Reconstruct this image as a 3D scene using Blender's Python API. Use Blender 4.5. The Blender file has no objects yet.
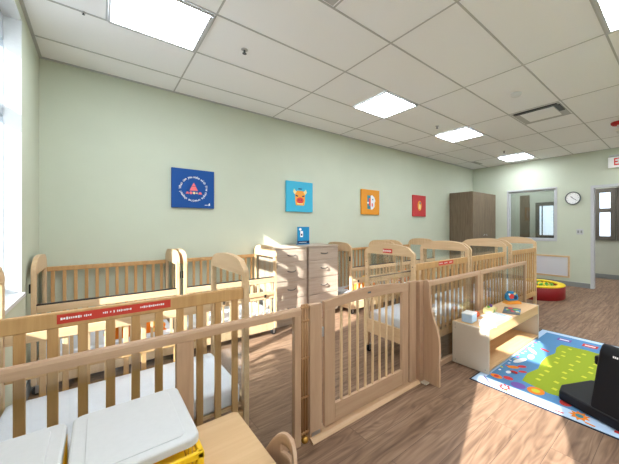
import bpy, bmesh, math, random
from mathutils import Vector, Matrix
random.seed(7)
PI = math.pi
scene = bpy.context.scene
COL = scene.collection

# ---------------------------------------------------------------- materials
def srgb(r, g, b):
    def f(c):
        c /= 255.0
        return c/12.92 if c <= .04045 else ((c+.055)/1.055)**2.4
    return (f(r), f(g), f(b), 1)

def newmat(name):
    m = bpy.data.materials.new(name)
    m.use_nodes = True
    nt = m.node_tree
    b = nt.nodes['Principled BSDF']
    return m, nt, b

def plain(name, col, rough=.5, metal=0, spec=.4, bump=0, bscale=60):
    m, nt, b = newmat(name)
    b.inputs['Base Color'].default_value = srgb(*col)
    b.inputs['Roughness'].default_value = rough
    b.inputs['Metallic'].default_value = metal
    b.inputs['Specular IOR Level'].default_value = spec
    tc = nt.nodes.new('ShaderNodeTexCoord')
    n = nt.nodes.new('ShaderNodeTexNoise'); n.inputs['Scale'].default_value = bscale
    nt.links.new(tc.outputs['Object'], n.inputs['Vector'])
    # a faint mottling of the surface colour
    mx = nt.nodes.new('ShaderNodeMix'); mx.data_type = 'RGBA'
    c = srgb(*col)
    mx.inputs['A'].default_value = (c[0]*.96, c[1]*.96, c[2]*.96, 1)
    mx.inputs['B'].default_value = (min(1, c[0]*1.04), min(1, c[1]*1.04), min(1, c[2]*1.04), 1)
    nt.links.new(n.outputs['Fac'], mx.inputs['Factor'])
    nt.links.new(mx.outputs['Result'], b.inputs['Base Color'])
    if bump:
        bp = nt.nodes.new('ShaderNodeBump'); bp.inputs['Strength'].default_value = bump
        bp.inputs['Distance'].default_value = .002
        nt.links.new(n.outputs['Fac'], bp.inputs['Height'])
        nt.links.new(bp.outputs['Normal'], b.inputs['Normal'])
    return m

def wood(name, c1, c2, axis=2, rough=.45, freq=1.0, contrast=.5, spec=.4):
    m, nt, b = newmat(name)
    tc = nt.nodes.new('ShaderNodeTexCoord')
    mp = nt.nodes.new('ShaderNodeMapping')
    sc = [16*freq, 16*freq, 16*freq]; sc[axis] = 1.3*freq
    mp.inputs['Scale'].default_value = sc
    nt.links.new(tc.outputs['Object'], mp.inputs['Vector'])
    n = nt.nodes.new('ShaderNodeTexNoise'); n.inputs['Scale'].default_value = 1.6
    n.inputs['Detail'].default_value = 6; n.inputs['Roughness'].default_value = .62; n.inputs['Distortion'].default_value = .6
    nt.links.new(mp.outputs['Vector'], n.inputs['Vector'])
    r = nt.nodes.new('ShaderNodeValToRGB')
    r.color_ramp.elements[0].position = .5-contrast*.35; r.color_ramp.elements[1].position = .5+contrast*.35
    r.color_ramp.elements[0].color = srgb(*c2); r.color_ramp.elements[1].color = srgb(*c1)
    nt.links.new(n.outputs['Fac'], r.inputs['Fac'])
    nt.links.new(r.outputs['Color'], b.inputs['Base Color'])
    b.inputs['Roughness'].default_value = rough
    b.inputs['Specular IOR Level'].default_value = spec
    return m

def emit(name, col, s):
    m, nt, b = newmat(name)
    b.inputs['Base Color'].default_value = srgb(*col)
    b.inputs['Emission Color'].default_value = srgb(*col)
    b.inputs['Emission Strength'].default_value = s
    return m

def clear(name, tint=(250, 252, 252), refl=.07, rough=.02, body=0.0):
    m, nt, b = newmat(name)
    out = nt.nodes['Material Output']
    nt.nodes.remove(b)
    t = nt.nodes.new('ShaderNodeBsdfTransparent'); t.inputs['Color'].default_value = srgb(*tint)
    g = nt.nodes.new('ShaderNodeBsdfGlossy'); g.inputs['Roughness'].default_value = rough
    lw = nt.nodes.new('ShaderNodeLayerWeight'); lw.inputs['Blend'].default_value = .35
    ma = nt.nodes.new('ShaderNodeMath'); ma.operation = 'MULTIPLY_ADD'
    ma.inputs[1].default_value = .22; ma.inputs[2].default_value = refl*.4
    nt.links.new(lw.outputs['Fresnel'], ma.inputs[0])
    mx = nt.nodes.new('ShaderNodeMixShader')
    nt.links.new(ma.outputs[0], mx.inputs[0]); nt.links.new(t.outputs[0], mx.inputs[1]); nt.links.new(g.outputs[0], mx.inputs[2])
    last = mx
    if body:
        d = nt.nodes.new('ShaderNodeBsdfDiffuse'); d.inputs['Color'].default_value = srgb(235, 240, 245)
        m2 = nt.nodes.new('ShaderNodeMixShader'); m2.inputs[0].default_value = body
        nt.links.new(mx.outputs[0], m2.inputs[1]); nt.links.new(d.outputs[0], m2.inputs[2]); last = m2
    nt.links.new(last.outputs[0], out.inputs['Surface'])
    return m

def floor_mat():
    m, nt, b = newmat('vinyl_planks')
    tc = nt.nodes.new('ShaderNodeTexCoord')
    br = nt.nodes.new('ShaderNodeTexBrick')
    br.offset = .37; br.inputs['Scale'].default_value = 1
    br.inputs['Brick Width'].default_value = 1.22; br.inputs['Row Height'].default_value = .18
    br.inputs['Mortar Size'].default_value = .0012; br.inputs['Mortar Smooth'].default_value = .2
    br.inputs['Color1'].default_value = (.0, .0, .0, 1); br.inputs['Color2'].default_value = (1, 1, 1, 1)
    br.inputs['Mortar'].default_value = (.5, .5, .5, 1)
    nt.links.new(tc.outputs['Object'], br.inputs['Vector'])
    # shift the grain pattern from plank to plank
    comb = nt.nodes.new('ShaderNodeCombineXYZ')
    mul = nt.nodes.new('ShaderNodeMath'); mul.operation = 'MULTIPLY'; mul.inputs[1].default_value = 9.0
    nt.links.new(br.outputs['Color'], mul.inputs[0])
    nt.links.new(mul.outputs[0], comb.inputs[0]); nt.links.new(mul.outputs[0], comb.inputs[2])
    add = nt.nodes.new('ShaderNodeVectorMath'); add.operation = 'ADD'
    nt.links.new(tc.outputs['Object'], add.inputs[0]); nt.links.new(comb.outputs[0], add.inputs[1])
    mp = nt.nodes.new('ShaderNodeMapping'); mp.inputs['Scale'].default_value = (1.1, 7.0, 1)
    nt.links.new(add.outputs[0], mp.inputs['Vector'])
    n = nt.nodes.new('ShaderNodeTexNoise'); n.inputs['Scale'].default_value = 1.1; n.inputs['Detail'].default_value = 2
    n.inputs['Distortion'].default_value = .5
    nt.links.new(mp.outputs['Vector'], n.inputs['Vector'])
    # cathedral rings: sine of the stretched noise
    m1 = nt.nodes.new('ShaderNodeMath'); m1.operation = 'MULTIPLY'; m1.inputs[1].default_value = 75
    nt.links.new(n.outputs['Fac'], m1.inputs[0])
    m2 = nt.nodes.new('ShaderNodeMath'); m2.operation = 'SINE'; nt.links.new(m1.outputs[0], m2.inputs[0])
    n2 = nt.nodes.new('ShaderNodeTexNoise'); n2.inputs['Scale'].default_value = 3.0; n2.inputs['Detail'].default_value = 5
    mp2 = nt.nodes.new('ShaderNodeMapping'); mp2.inputs['Scale'].default_value = (.7, 12.0, 1)
    nt.links.new(add.outputs[0], mp2.inputs['Vector']); nt.links.new(mp2.outputs['Vector'], n2.inputs['Vector'])
    m3 = nt.nodes.new('ShaderNodeMath'); m3.operation = 'MULTIPLY_ADD'; m3.inputs[1].default_value = .085
    nt.links.new(m2.outputs[0], m3.inputs[0]); nt.links.new(n2.outputs['Fac'], m3.inputs[2])
    m4 = nt.nodes.new('ShaderNodeMath'); m4.operation = 'MULTIPLY_ADD'; m4.inputs[1].default_value = .10; 
    nt.links.new(br.outputs['Color'], m4.inputs[0]); nt.links.new(m3.outputs[0], m4.inputs[2])
    r = nt.nodes.new('ShaderNodeValToRGB')
    e = r.color_ramp.elements
    e[0].position = .22; e[0].color = srgb(96, 74, 58)
    e[1].position = .85; e[1].color = srgb(158, 130, 107)
    k = e.new(.53); k.color = srgb(132, 104, 84)
    nt.links.new(m4.outputs[0], r.inputs['Fac'])
    mx = nt.nodes.new('ShaderNodeMix'); mx.data_type = 'RGBA'; mx.inputs['B'].default_value = srgb(80, 62, 52)
    nt.links.new(br.outputs['Fac'], mx.inputs['Factor']); nt.links.new(r.outputs['Color'], mx.inputs['A'])
    nt.links.new(mx.outputs['Result'], b.inputs['Base Color'])
    b.inputs['Roughness'].default_value = .5
    b.inputs['Specular IOR Level'].default_value = .2
    return m

M = {}
M['wall'] = plain('sage_wall_paint', (202, 208, 190), .75, spec=.25, bscale=3)
M['hallwall'] = plain('hall_wall_paint', (205, 205, 190), .8, spec=.2, bscale=3)
M['ceil'] = plain('ceiling_tile', (247, 248, 250), .9, spec=.1, bump=.3, bscale=220)
M['tbar'] = plain('ceiling_grid_metal', (186, 187, 187), .5)
M['floor'] = floor_mat()
M['base'] = plain('grey_vinyl_base', (140, 142, 142), .5)
M['white'] = plain('white_paint', (222, 225, 226), .45)
M['frame'] = plain('grey_white_metal_frame', (196, 198, 200), .4)
M['alu'] = plain('blue_grey_window_frame', (176, 186, 194), .4)
M['maple_z'] = wood('maple_upright', (228, 198, 160), (202, 168, 128), 2, contrast=.8)
M['maple_x'] = wood('maple_along', (228, 198, 160), (202, 168, 128), 0, contrast=.8)
M['maple_y'] = wood('maple_across', (228, 198, 160), (202, 168, 128), 1, contrast=.8)
M['golden_z'] = wood('golden_maple_upright', (214, 172, 118), (178, 132, 82), 2, contrast=.9)
M['birch_z'] = wood('birch_upright', (204, 170, 140), (172, 136, 108), 2, contrast=1.0)
M['birch_x'] = wood('birch_along', (204, 170, 140), (172, 136, 108), 0, contrast=1.0)
M['golden'] = wood('golden_hinge_wood', (186, 142, 98), (140, 100, 64), 2)
M['table'] = wood('table_birch', (222, 188, 146), (202, 166, 124), 0, rough=.22, freq=.7, contrast=1.0, spec=.5)
M['darkwood'] = wood('walnut_laminate', (140, 122, 100), (98, 82, 66), 2, freq=1.6, contrast=.9)
M['dresser'] = wood('grey_ash_laminate', (202, 186, 170), (172, 150, 132), 0, freq=1.3, contrast=.9)
M['threshold'] = wood('threshold_maple', (214, 178, 142), (194, 156, 120), 0)
M['shelfside'] = plain('birch_ply_face', (200, 186, 168), .5, bscale=8)
M['shelf'] = wood('shelf_birch', (228, 192, 146), (206, 164, 116), 0, contrast=.7)
M['sheet'] = plain('white_crib_sheet', (234, 237, 246), .85, spec=.1, bump=.3, bscale=12)
M['acryl'] = clear('clear_acrylic')
M['glass'] = clear('window_glass', refl=.06)
M['dglass'] = clear('hall_window_glass', tint=(215, 220, 218), refl=.1)
M['black'] = plain('black_hardware', (30, 30, 32), .4)
M['foam'] = plain('black_vinyl_foam', (11, 12, 18), .5, spec=.3)
M['steel'] = plain('brushed_steel', (190, 190, 192), .3, metal=.9)
M['handle_grey'] = plain('dark_pewter', (110, 106, 102), .35, metal=.6)
M['brass'] = plain('brass', (196, 146, 70), .3, metal=.7)
M['red_label'] = plain('red_label', (206, 62, 48), .5)
M['ink'] = plain('white_print', (250, 250, 250), .6)
M['lid'] = plain('white_plastic', (204, 204, 205), .35, spec=.5)
M['yellow'] = plain('yellow_plastic', (240, 190, 12), .35, spec=.5)
M['panel'] = emit('light_panel', (240, 247, 255), 15.5)
M['hallgrey'] = plain('dark_glass', (112, 122, 116), .2)
M['daylit'] = emit('daylight_pane', (225, 235, 250), .95)
M['orange'] = plain('orange_cloth', (244, 130, 24), .8)
M['yelcloth'] = plain('yellow_cloth', (250, 205, 70), .8)
M['redvinyl'] = plain('red_vinyl', (140, 18, 24), .45)
M['yelvinyl'] = plain('yellow_vinyl', (238, 205, 20), .45)
def col(name, *c, rough=.6): 
    M[name] = plain(name, c, rough)
    return M[name]
col('print_blue', 0, 74, 150); col('print_cyan', 60, 178, 214); col('print_orange', 228, 150, 42); col('print_red', 196, 58, 60)
col('coral', 244, 120, 124); col('pale_yellow', 240, 226, 160); col('face_orange', 240, 160, 60); col('snout_red', 222, 70, 66)
col('navy', 24, 50, 92); col('teal', 50, 130, 150); col('brochure_blue', 20, 140, 196)
col('rug_sky', 136, 178, 216, rough=.95); col('rug_blue', 88, 140, 188, rough=.95); col('rug_green', 146, 164, 36, rough=.95)
col('rug_yellow', 204, 204, 62, rough=.95); col('rug_orange', 232, 132, 36, rough=.95); col('rug_red', 204, 60, 60, rough=.95)
col('rug_purple', 120, 90, 170, rough=.95); col('rug_edge', 30, 40, 66, rough=.9); col('rug_white', 232, 236, 240, rough=.95)
col('rug_pale', 186, 210, 236, rough=.95); col('alarm_red', 176, 24, 28); col('exit_red', 214, 40, 36); col('green_ball', 90, 170, 60)
col('toy_blue', 40, 140, 200); col('toy_green', 110, 170, 70); col('ball_orange', 236, 110, 60); col('clockgrey', 90, 96, 100)
col('sunbrown', 104, 96, 86)

# ---------------------------------------------------------------- geometry helpers
def box(bm, x0, x1, y0, y1, z0, z1, bev=0, mi=0):
    t = bmesh.new()
    bmesh.ops.create_cube(t, size=1)
    for v in t.verts:
        v.co = Vector(((x0+x1)/2+v.co.x*(x1-x0), (y0+y1)/2+v.co.y*(y1-y0), (z0+z1)/2+v.co.z*(z1-z0)))
    if bev:
        bmesh.ops.bevel(t, geom=t.edges[:], offset=bev, segments=2, affect='EDGES', profile=.5)
    merge(bm, t, mi)

def merge(bm, t, mi=0, mat=None):
    if mat is not None: bmesh.ops.transform(t, matrix=mat, verts=t.verts)
    mp = {}
    for v in t.verts: mp[v] = bm.verts.new(v.co)
    for f in t.faces:
        try:
            nf = bm.faces.new([mp[v] for v in f.verts]); nf.material_index = mi; nf.smooth = f.smooth
        except ValueError: pass
    t.free()

def prism(bm, pts, axis, a0, a1, mi=0):
    """polygon in the two other axes (in cyclic plain order), extruded along axis"""
    def P(p, a):
        if axis == 0: return (a, p[0], p[1])
        if axis == 1: return (p[0], a, p[1])
        return (p[0], p[1], a)
    A = [bm.verts.new(P(p, a0)) for p in pts]; B = [bm.verts.new(P(p, a1)) for p in pts]
    n = len(pts)
    fs = [bm.faces.new(A), bm.faces.new(B[::-1])]
    for i in range(n): fs.append(bm.faces.new([A[i], B[i], B[(i+1) % n], A[(i+1) % n]]))
    for f in fs: f.material_index = mi
    bmesh.ops.recalc_face_normals(bm, faces=fs)

def cyl(bm, p0, p1, r, seg=16, r2=None, mi=0):
    p0 = Vector(p0); p1 = Vector(p1); d = p1-p0
    t = bmesh.new()
    bmesh.ops.create_cone(t, cap_ends=True, segments=seg, radius1=r, radius2=r if r2 is None else r2, depth=d.length)
    for f in t.faces:
        if len(f.verts) == 4: f.smooth = True
    mtx = Matrix.Translation((p0+p1)/2) @ d.to_track_quat('Z', 'Y').to_matrix().to_4x4()
    merge(bm, t, mi, mtx)

def ball(bm, c, r, sz=1, seg=16, mi=0):
    t = bmesh.new()
    bmesh.ops.create_uvsphere(t, u_segments=seg, v_segments=max(6, seg//2), radius=r)
    for v in t.verts: v.co.z *= sz
    for f in t.faces: f.smooth = True
    merge(bm, t, mi, Matrix.Translation(c))

def lathe(bm, prof, seg=32, c=(0, 0, 0), mi=0, closed=False):
    rings = []
    for r, z in prof:
        rings.append([bm.verts.new((c[0]+r*math.cos(2*PI*k/seg), c[1]+r*math.sin(2*PI*k/seg), c[2]+z)) for k in range(seg)])
    fs = []
    for a, b in zip(rings, rings[1:]+([rings[0]] if closed else [])):
        for k in range(seg):
            f = bm.faces.new([a[k], a[(k+1) % seg], b[(k+1) % seg], b[k]]); f.smooth = True; fs.append(f)
    if not closed: fs.append(bm.faces.new(rings[0][::-1])); fs.append(bm.faces.new(rings[-1]))
    for f in fs: f.material_index = mi
    bmesh.ops.recalc_face_normals(bm, faces=fs)

def BM(): return bmesh.new()

def obj(name, bm, mats, parent=None, loc=None):
    me = bpy.data.meshes.new(name)
    bm.to_mesh(me); bm.free()
    if not isinstance(mats, (list, tuple)): mats = [mats]
    for m in mats: me.materials.append(M[m] if isinstance(m, str) else m)
    o = bpy.data.objects.new(name, me); COL.objects.link(o)
    if parent: o.parent = parent
    if loc: o.location = loc
    return o

def centred(name, bm, mats, parent=None):
    """as obj(), with the origin put at the base centre of the mesh (top-level things)"""
    xs = [v.co.x for v in bm.verts]; ys = [v.co.y for v in bm.verts]; zs = [v.co.z for v in bm.verts]
    c = Vector(((min(xs)+max(xs))/2, (min(ys)+max(ys))/2, min(zs)))
    for v in bm.verts: v.co -= c
    o = obj(name, bm, mats, parent); o.location = c
    return o

def tag(o, label=None, cat=None, group=None, kind=None):
    if label: o['label'] = label
    if cat: o['category'] = cat
    if group: o['group'] = group
    if kind: o['kind'] = kind
    return o

def thing(name, label, cat, loc=(0, 0, 0), rz=0, group=None):
    o = bpy.data.objects.new(name, None); COL.objects.link(o)
    o.empty_display_size = .1
    o.location = loc; o.rotation_euler = (0, 0, rz)
    return tag(o, label, cat, group)

def struct(name, bm, mats, parent=None):
    o = obj(name, bm, mats, parent)
    if not parent: o['kind'] = 'structure'
    return o

def copy_tree(o, parent=None):
    c = o.copy(); COL.objects.link(c); c.parent = parent
    for ch in list(o.children): copy_tree(ch, c)
    return c

def glyph(bm, ch, size, mtx, mi=0, bold=.012):
    cu = bpy.data.curves.new('glyph', 'FONT'); cu.body = ch; cu.size = size; cu.align_x = 'CENTER'; cu.align_y = 'CENTER'
    cu.extrude = .0004; cu.offset = size*bold
    to = bpy.data.objects.new('glyph', cu)
    me = bpy.data.meshes.new_from_object(to)
    t = bmesh.new(); t.from_mesh(me)
    merge(bm, t, mi, mtx)
    bpy.data.objects.remove(to); bpy.data.curves.remove(cu); bpy.data.meshes.remove(me)

# ---------------------------------------------------------------- the room
XL, XR, YB, YF, ZC = -.41, 7.72, 3.92, -2.9, 2.845
HX = 9.5
b = BM(); box(b, XL-.2, XR+.12, YF-.12, YB+.12, -.08, 0); box(b, XR+.12, HX+.1, -1.5, 4.6, -.08, 0); struct('floor', b, 'floor')
b = BM(); box(b, XL-.2, XR+.12, YF-.12, YB+.12, ZC, ZC+.08); struct('ceiling', b, 'ceil')
b = BM(); box(b, XL-.2, XR+.12, YB, YB+.12, 0, ZC); struct('wall_back', b, 'wall')
b = BM(); box(b, XL-.2, XR+.12, YF-.12, YF, 0, ZC); struct('wall_front', b, 'wall')
# left wall with two deep window openings and an unseen third, added for fill light
ops = [(1.78, 3.12), (-.565, .13), (-2.6, -1.45)]
ZS, ZH = .80, 2.755
b = BM()
box(b, XL-.2, XL, YF, YB, 0, ZS); box(b, XL-.2, XL, YF, YB, ZH, ZC)
edges = [YF, ops[2][0], ops[2][1], ops[1][0], ops[1][1], ops[0][0], ops[0][1], YB]
for k in (0, 2, 4, 6): box(b, XL-.2, XL, edges[k], edges[k+1], ZS, ZH)
struct('wall_left', b, 'wall')
# right wall with window and doorway
DY0, DY1, DZ = .42, 1.33, 2.085
WY0, WY1, WZ0, WZ1 = 2.0, 3.0, .99, 2.145
b = BM(); T = .12
box(b, XR, XR+T, WY1, YB, 0, ZC); box(b, XR, XR+T, WY0, WY1, 0, WZ0); box(b, XR, XR+T, WY0, WY1, WZ1, ZC)
box(b, XR, XR+T, DY1, WY0, 0, ZC); box(b, XR, XR+T, DY0, DY1, DZ, ZC); box(b, XR, XR+T, YF, DY0, 0, ZC)
struct('wall_right', b, 'wall')
# left windows: white liner (jambs, sill), metal frame with a cross bar, glass
for n, (y0, y1) in enumerate(ops):
    wn = (1, 2, 6)[n]
    b = BM()
    t = .012
    box(b, XL-.2, XL-.001, y1-t, y1, ZS, ZH); box(b, XL-.2, XL-.001, y0, y0+t, ZS, ZH)
    box(b, XL-.2, XL-.001, y0, y1, ZH-t, ZH)
    w = struct('window_%d' % wn, b, 'white')
    b = BM(); box(b, XL-.2, XL+.018, y0-.02, y1+.02, ZS-.01, ZS+.018, .004); obj('window_sill', b, 'white', w)
    b = BM(); f = .05; xa, xb = XL-.17, XL-.085
    box(b, xa, xb, y0+t, y0+t+.03, ZS+.018, ZH-t); box(b, xa, xb, y1-t-.003, y1-t, ZS+.018, ZH-t)
    box(b, xa, xb, y0+t, y1-t, ZS+.018, ZS+.018+f); box(b, xa, xb, y0+t, y1-t, 2.57, ZH-t)
    bar = (2.05, 2.13) if n == 0 else (1.84, 2.17)  # unseen windows: wide bar shaped to cast the dark band on the rug
    box(b, xa, xb, y0+t, y1-t, bar[0], bar[1])
    if n != 1:
        ym = 2.365 if n == 0 else (y0+y1)/2; box(b, xa, xb, ym-.05, ym+.05, ZS+.018, ZH-t)
    if n == 0: box(b, xa+.01, xb-.01, 2.375, 2.86, 2.29, 2.35)
    obj('window_frame', b, 'alu', w)
    b = BM(); box(b, XL-.13, XL-.124, y0+t, y1-t, ZS+.018, ZH-t); obj('window_pane', b, 'glass', w)
# right wall window
b = BM()
def ringx(b, x0, x1, y0, y1, z0, z1, w):
    box(b, x0, x1, y0, y0+w, z0, z1); box(b, x0, x1, y1-w, y1, z0, z1)
    box(b, x0, x1, y0+w, y1-w, z0, z0+w); box(b, x0, x1, y0+w, y1-w, z1-w, z1)
ringx(b, XR-.012, XR+T+.012, WY0-.03, WY1+.03, WZ0-.03, WZ1+.03, .032)
w = struct('window_3', b, 'frame')
b = BM(); ringx(b, XR+.03, XR+.07, WY0+.002, WY1-.002, WZ0+.002, WZ1-.002, .035); obj('window_frame', b, 'frame', w)
b = BM(); box(b, XR+.048, XR+.054, WY0+.037, WY1-.037, WZ0+.037, WZ1-.037); obj('window_pane', b, 'dglass', w)
# doorway
b = BM()
box(b, XR-.015, XR+T+.015, DY1-.002, DY1+.05, 0, DZ+.05); box(b, XR-.015, XR+T+.015, DY0-.05, DY0+.002, 0, DZ+.05)
box(b, XR-.015, XR+T+.015, DY0, DY1, DZ-.002, DZ+.05)
struct('door_1', b, 'frame')
# hall behind the right wall
b = BM(); box(b, HX, HX+.1, -1.5, 4.6, 0, 2.7); struct('wall_hall_far', b, 'hallwall')
b = BM(); box(b, XR+T, HX, 4.5, 4.6, 0, 2.7); box(b, XR+T, HX, -1.5, -1.4, 0, 2.7); struct('wall_hall_ends', b, 'hallwall')
b = BM(); box(b, XR+T, HX+.1, -1.5, 4.6, 2.7, 2.75); struct('ceiling_hall', b, 'ceil')
b = BM(); box(b, HX-.012, HX, -1.4, 4.5, 0, .11); struct('baseboard_hall', b, 'base')
# window in the hall's far wall, seen through the doorway, and a glazed door seen through the window
def farwin(n, y0, y1, z0, z1, fw):
    b = BM(); ringx(b, HX-.04, HX, y0-fw, y1+fw, z0-fw, z1+fw, fw)
    w = struct('window_%d' % n, b, 'sunbrown')
    b = BM(); box(b, HX-.02, HX-.005, y0, y1, z0, z1); obj('window_pane', b, 'daylit', w)
    return w
w = farwin(4, 1.31, 1.52, 1.05, 2.13, .10)
b = BM(); box(b, HX-.035, HX-.022, 1.31, 1.52, 1.64, 1.74); obj('window_bar', b, 'sunbrown', w)
b = BM(); ringx(b, HX-.04, HX, .78, 1.20, .95, 2.23, .06); w = struct('window_7', b, 'sunbrown')
b = BM(); box(b, HX-.02, HX-.005, .84, 1.14, 1.01, 2.17); obj('window_pane', b, 'hallgrey', w)
w = farwin(5, 2.50, 2.84, 1.05, 1.87, .10)
b = BM(); box(b, HX-.035, HX-.022, 2.76, 2.79, 1.02, 1.90); obj('window_bar', b, 'clockgrey', w)
b = BM(); box(b, HX-.045, HX-.001, 3.1, 3.35, .111, 2.2); struct('trim_1', b, 'darkwood')
b = BM(); box(b, 8.3, 8.6, 3.42, 4.2, 0, 2.3); o = obj('tall_cabinet', BM(), 'darkwood'); bpy.data.objects.remove(o)
for v in b.verts: v.co -= Vector((8.45, 3.81, 0))
o = obj('tall_cabinet', b, 'darkwood'); o.location = (8.45, 3.81, 0)
tag(o, 'dark brown tall cabinet in the room behind the interior window', 'cabinet')
b = BM(); box(b, -.16, .16, -.006, .006, 0, .35, 0); 
# baseboards
b = BM(); box(b, XL, XR, YB-.012, YB, 0, .1); struct('baseboard_back', b, 'base')
b = BM(); box(b, XR-.012, XR, DY1+.055, YB-.012, 0, .1); box(b, XR-.012, XR, YF, DY0-.055, 0, .1); struct('baseboard_right', b, 'base')
b = BM(); box(b, XL, XL+.012, YF, YB-.012, 0, .1); struct('baseboard_left', b, 'base')

# ceiling grid
U0, V0, G = .657, 3.504, .6096
def gu(i): return U0+G*i
def gv(j): return V0-G*j
b = BM(); w = .011; zt = ZC-.004
w = .0075
for j in range(0, 11):
    box(b, XL, XR, gv(j)-w, gv(j)+w, zt, ZC-.0002)
lights = []
for j in (1, 5, 9):
    for i in (-1, 3, 6, 10): lights.append((i, j))
for i in range(-1, 12):
    if i % 2 == 0: box(b, gu(i)-w*.8, gu(i)+w*.8, YF, YB, zt+.0006, ZC-.0003)
for i, j in lights:
    for k in (i, i+1):
        if k % 2: box(b, gu(k)-w*.8, gu(k)+w*.8, gv(j+1), gv(j), zt+.0005, ZC-.0003)
for q in ((0, 3), (6, 3)):
    for k in (q[0], q[0]+1):
        if k % 2: box(b, gu(k)-w*.8, gu(k)+w*.8, gv(q[1]+1), gv(q[1]), zt+.0005, ZC-.0003)
struct('trim_2', b, 'tbar')
b = BM(); box(b, XL, XR, YB-.02, YB, ZC-.012, ZC-.001); box(b, XL, XL+.02, YF, YB, ZC-.012, ZC-.001); box(b, XR-.012, XR, YF, YB, ZC-.008, ZC-.001)
struct('trim_3', b, 'tbar')

# ---------------------------------------------------------------- ceiling fixtures
lt = {(-1, 1): 'square light panel nearest the left wall, cut by the top of the photo', (3, 1): 'square light panel in the ceiling above the orange picture, second along the back wall',
      (6, 1): 'square light panel in the ceiling, third along the back wall', (10, 1): 'square light panel farthest away, above the interior window',
      (3, 5): 'square light panel at the top right corner of the ceiling'}
protoL = None
for i, j in lights:
    vis = (i, j) in lt  # the others are unseen panels added to light the room
    lab = lt.get((i, j), 'unseen light panel added to light the room, column %s row %s' % ({-1: 'first', 3: 'second', 6: 'third', 10: 'fourth'}[i], {1: 'back', 5: 'middle', 9: 'front'}[j]))
    if protoL is None:
        protoL = thing('ceiling_light', lab, 'ceiling light', (gu(i)+G/2, gv(j)-G/2, ZC-.02), 0, 'square light panels in the ceiling')
        h = G/2-.014
        b = BM()
        for s in (-1, 1):
            box(b, -h, h, s*h-.006, s*h+.006, 0, .0155); box(b, s*h-.006, s*h+.006, -h, h, .0002, .0153)
        p_, q_ = sorted((s*(h-.006), s*(h-.022))); box(b, -h+.006, h-.006, p_, q_, .002, .015); box(b, p_, q_, -h+.022, h-.022, .0021, .0149)
        obj('light_frame', b, 'frame', protoL)
        b = BM(); box(b, -h+.022, h-.022, -h+.022, h-.022, .003, .015); obj('diffuser', b, 'panel', protoL)
    else:
        o = copy_tree(protoL); o.location = (gu(i)+G/2, gv(j)-G/2, ZC-.02); o['label'] = lab
def vent(i, j, lab, slots):
    t = thing('ceiling_vent', lab, 'air vent', (gu(i)+G/2, gv(j)-G/2, ZC-.012))
    h = G/2-.02
    b = BM(); box(b, -h, h, -h, h, .006, .0075)
    obj('vent_backing', b, 'tbar', t)
    b = BM()
    box(b, -h+.09, h-.09, -h+.09, h-.09, -.006, .004, .002); obj('vent_plate', b, 'ceil', t)
    b = BM()
    box(b, -h+.012, -h+.075, -h+.03, h-.03, -.004, .0055); box(b, -h+.0755, h-.25, -h+.012, -h+.075, -.004, .0055)
    obj('vent_slot', b, 'black' if slots else 'tbar', t)
vent(6, 3, 'square ceiling air vent with a dark slot around its plate', True)
vent(0, 3, 'pale ceiling air vent cut off by the top edge of the photo', False)
def at(x, y, z):   # world point of a photo pixel at height z (used once while laying the room out)
    f, yaw, cx, hy, H = 294., .714, 353., 226.6, 1.287
    c, s = math.cos(yaw), math.sin(yaw); X = (x-cx)/f; Z = (H-z)*f/(y-hy)
    return ((X*c+s)*Z, (-X*s+c)*Z, z)
for (x, y), lab in (((244.5, 49.5), 'chrome sprinkler head hanging near the large light panel'), ((437, 126), 'small chrome sprinkler beside the third light panel'),
                    ((504, 151), 'farthest sprinkler head by the light above the interior window'), ((83.5, 12), 'small sprinkler dot at the top left of the ceiling')):
    p = at(x, y, ZC)
    t = thing('sprinkler_head', lab, 'sprinkler', (p[0], p[1], ZC), 0, 'sprinkler heads in the ceiling')
    k = 1 if x > 100 else .5
    b = BM(); lathe(b, [(.028*k, -.0005), (.028*k, -.006), (.012*k, -.008)], 20); obj('flange', b, 'steel', t)
    b = BM(); cyl(b, (0, 0, -.007), (0, 0, -.035*k), .008*k, 10); cyl(b, (0, 0, -.035*k), (0, 0, -.038*k), .018*k, 12); obj('deflector', b, 'clockgrey', t)
p = at(516, 93.5, ZC)
b = BM(); lathe(b, [(.058, -.0005), (.058, -.018), (.045, -.034), (.01, -.036)], 28)
o = obj('smoke_detector', b, 'white'); o.location = (p[0], p[1], ZC); tag(o, 'round white smoke detector in front of the square air vent', 'smoke detector')
p = at(618, 130, ZC)
b = BM(); lathe(b, [(.05, -.0005), (.05, -.018), (.035, -.034), (.01, -.036)], 28)
o = obj('smoke_detector', b, 'white'); o.location = (p[0]+.1, p[1]-.02, ZC); tag(o, 'white smoke detector behind the red alarm at the right edge', 'smoke detector')
p = at(619, 122, ZC)
t = thing('fire_alarm', 'red round fire alarm on the ceiling at the right edge', 'fire alarm', (p[0], p[1], ZC))
b = BM(); lathe(b, [(.095, -.0005), (.095, -.022), (.08, -.04), (.02, -.045)], 28); obj('housing', b, 'alarm_red', t)
b = BM(); lathe(b, [(.022, -.0452), (.022, -.06), (.008, -.066)], 16); obj('strobe', b, 'lid', t)
p = at(477, 163, ZC)
b = BM(); box(b, -.2, .2, -.05, .05, -.006, -.0005)
for k in range(4): box(b, -.18, .18, -.038+k*.021, -.028+k*.021, -.010, -.006)
o = obj('ceiling_grille', b, 'tbar'); o.location = (p[0], p[1], ZC); tag(o, 'small slotted grille in the ceiling near the far corner', 'vent')

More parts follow.
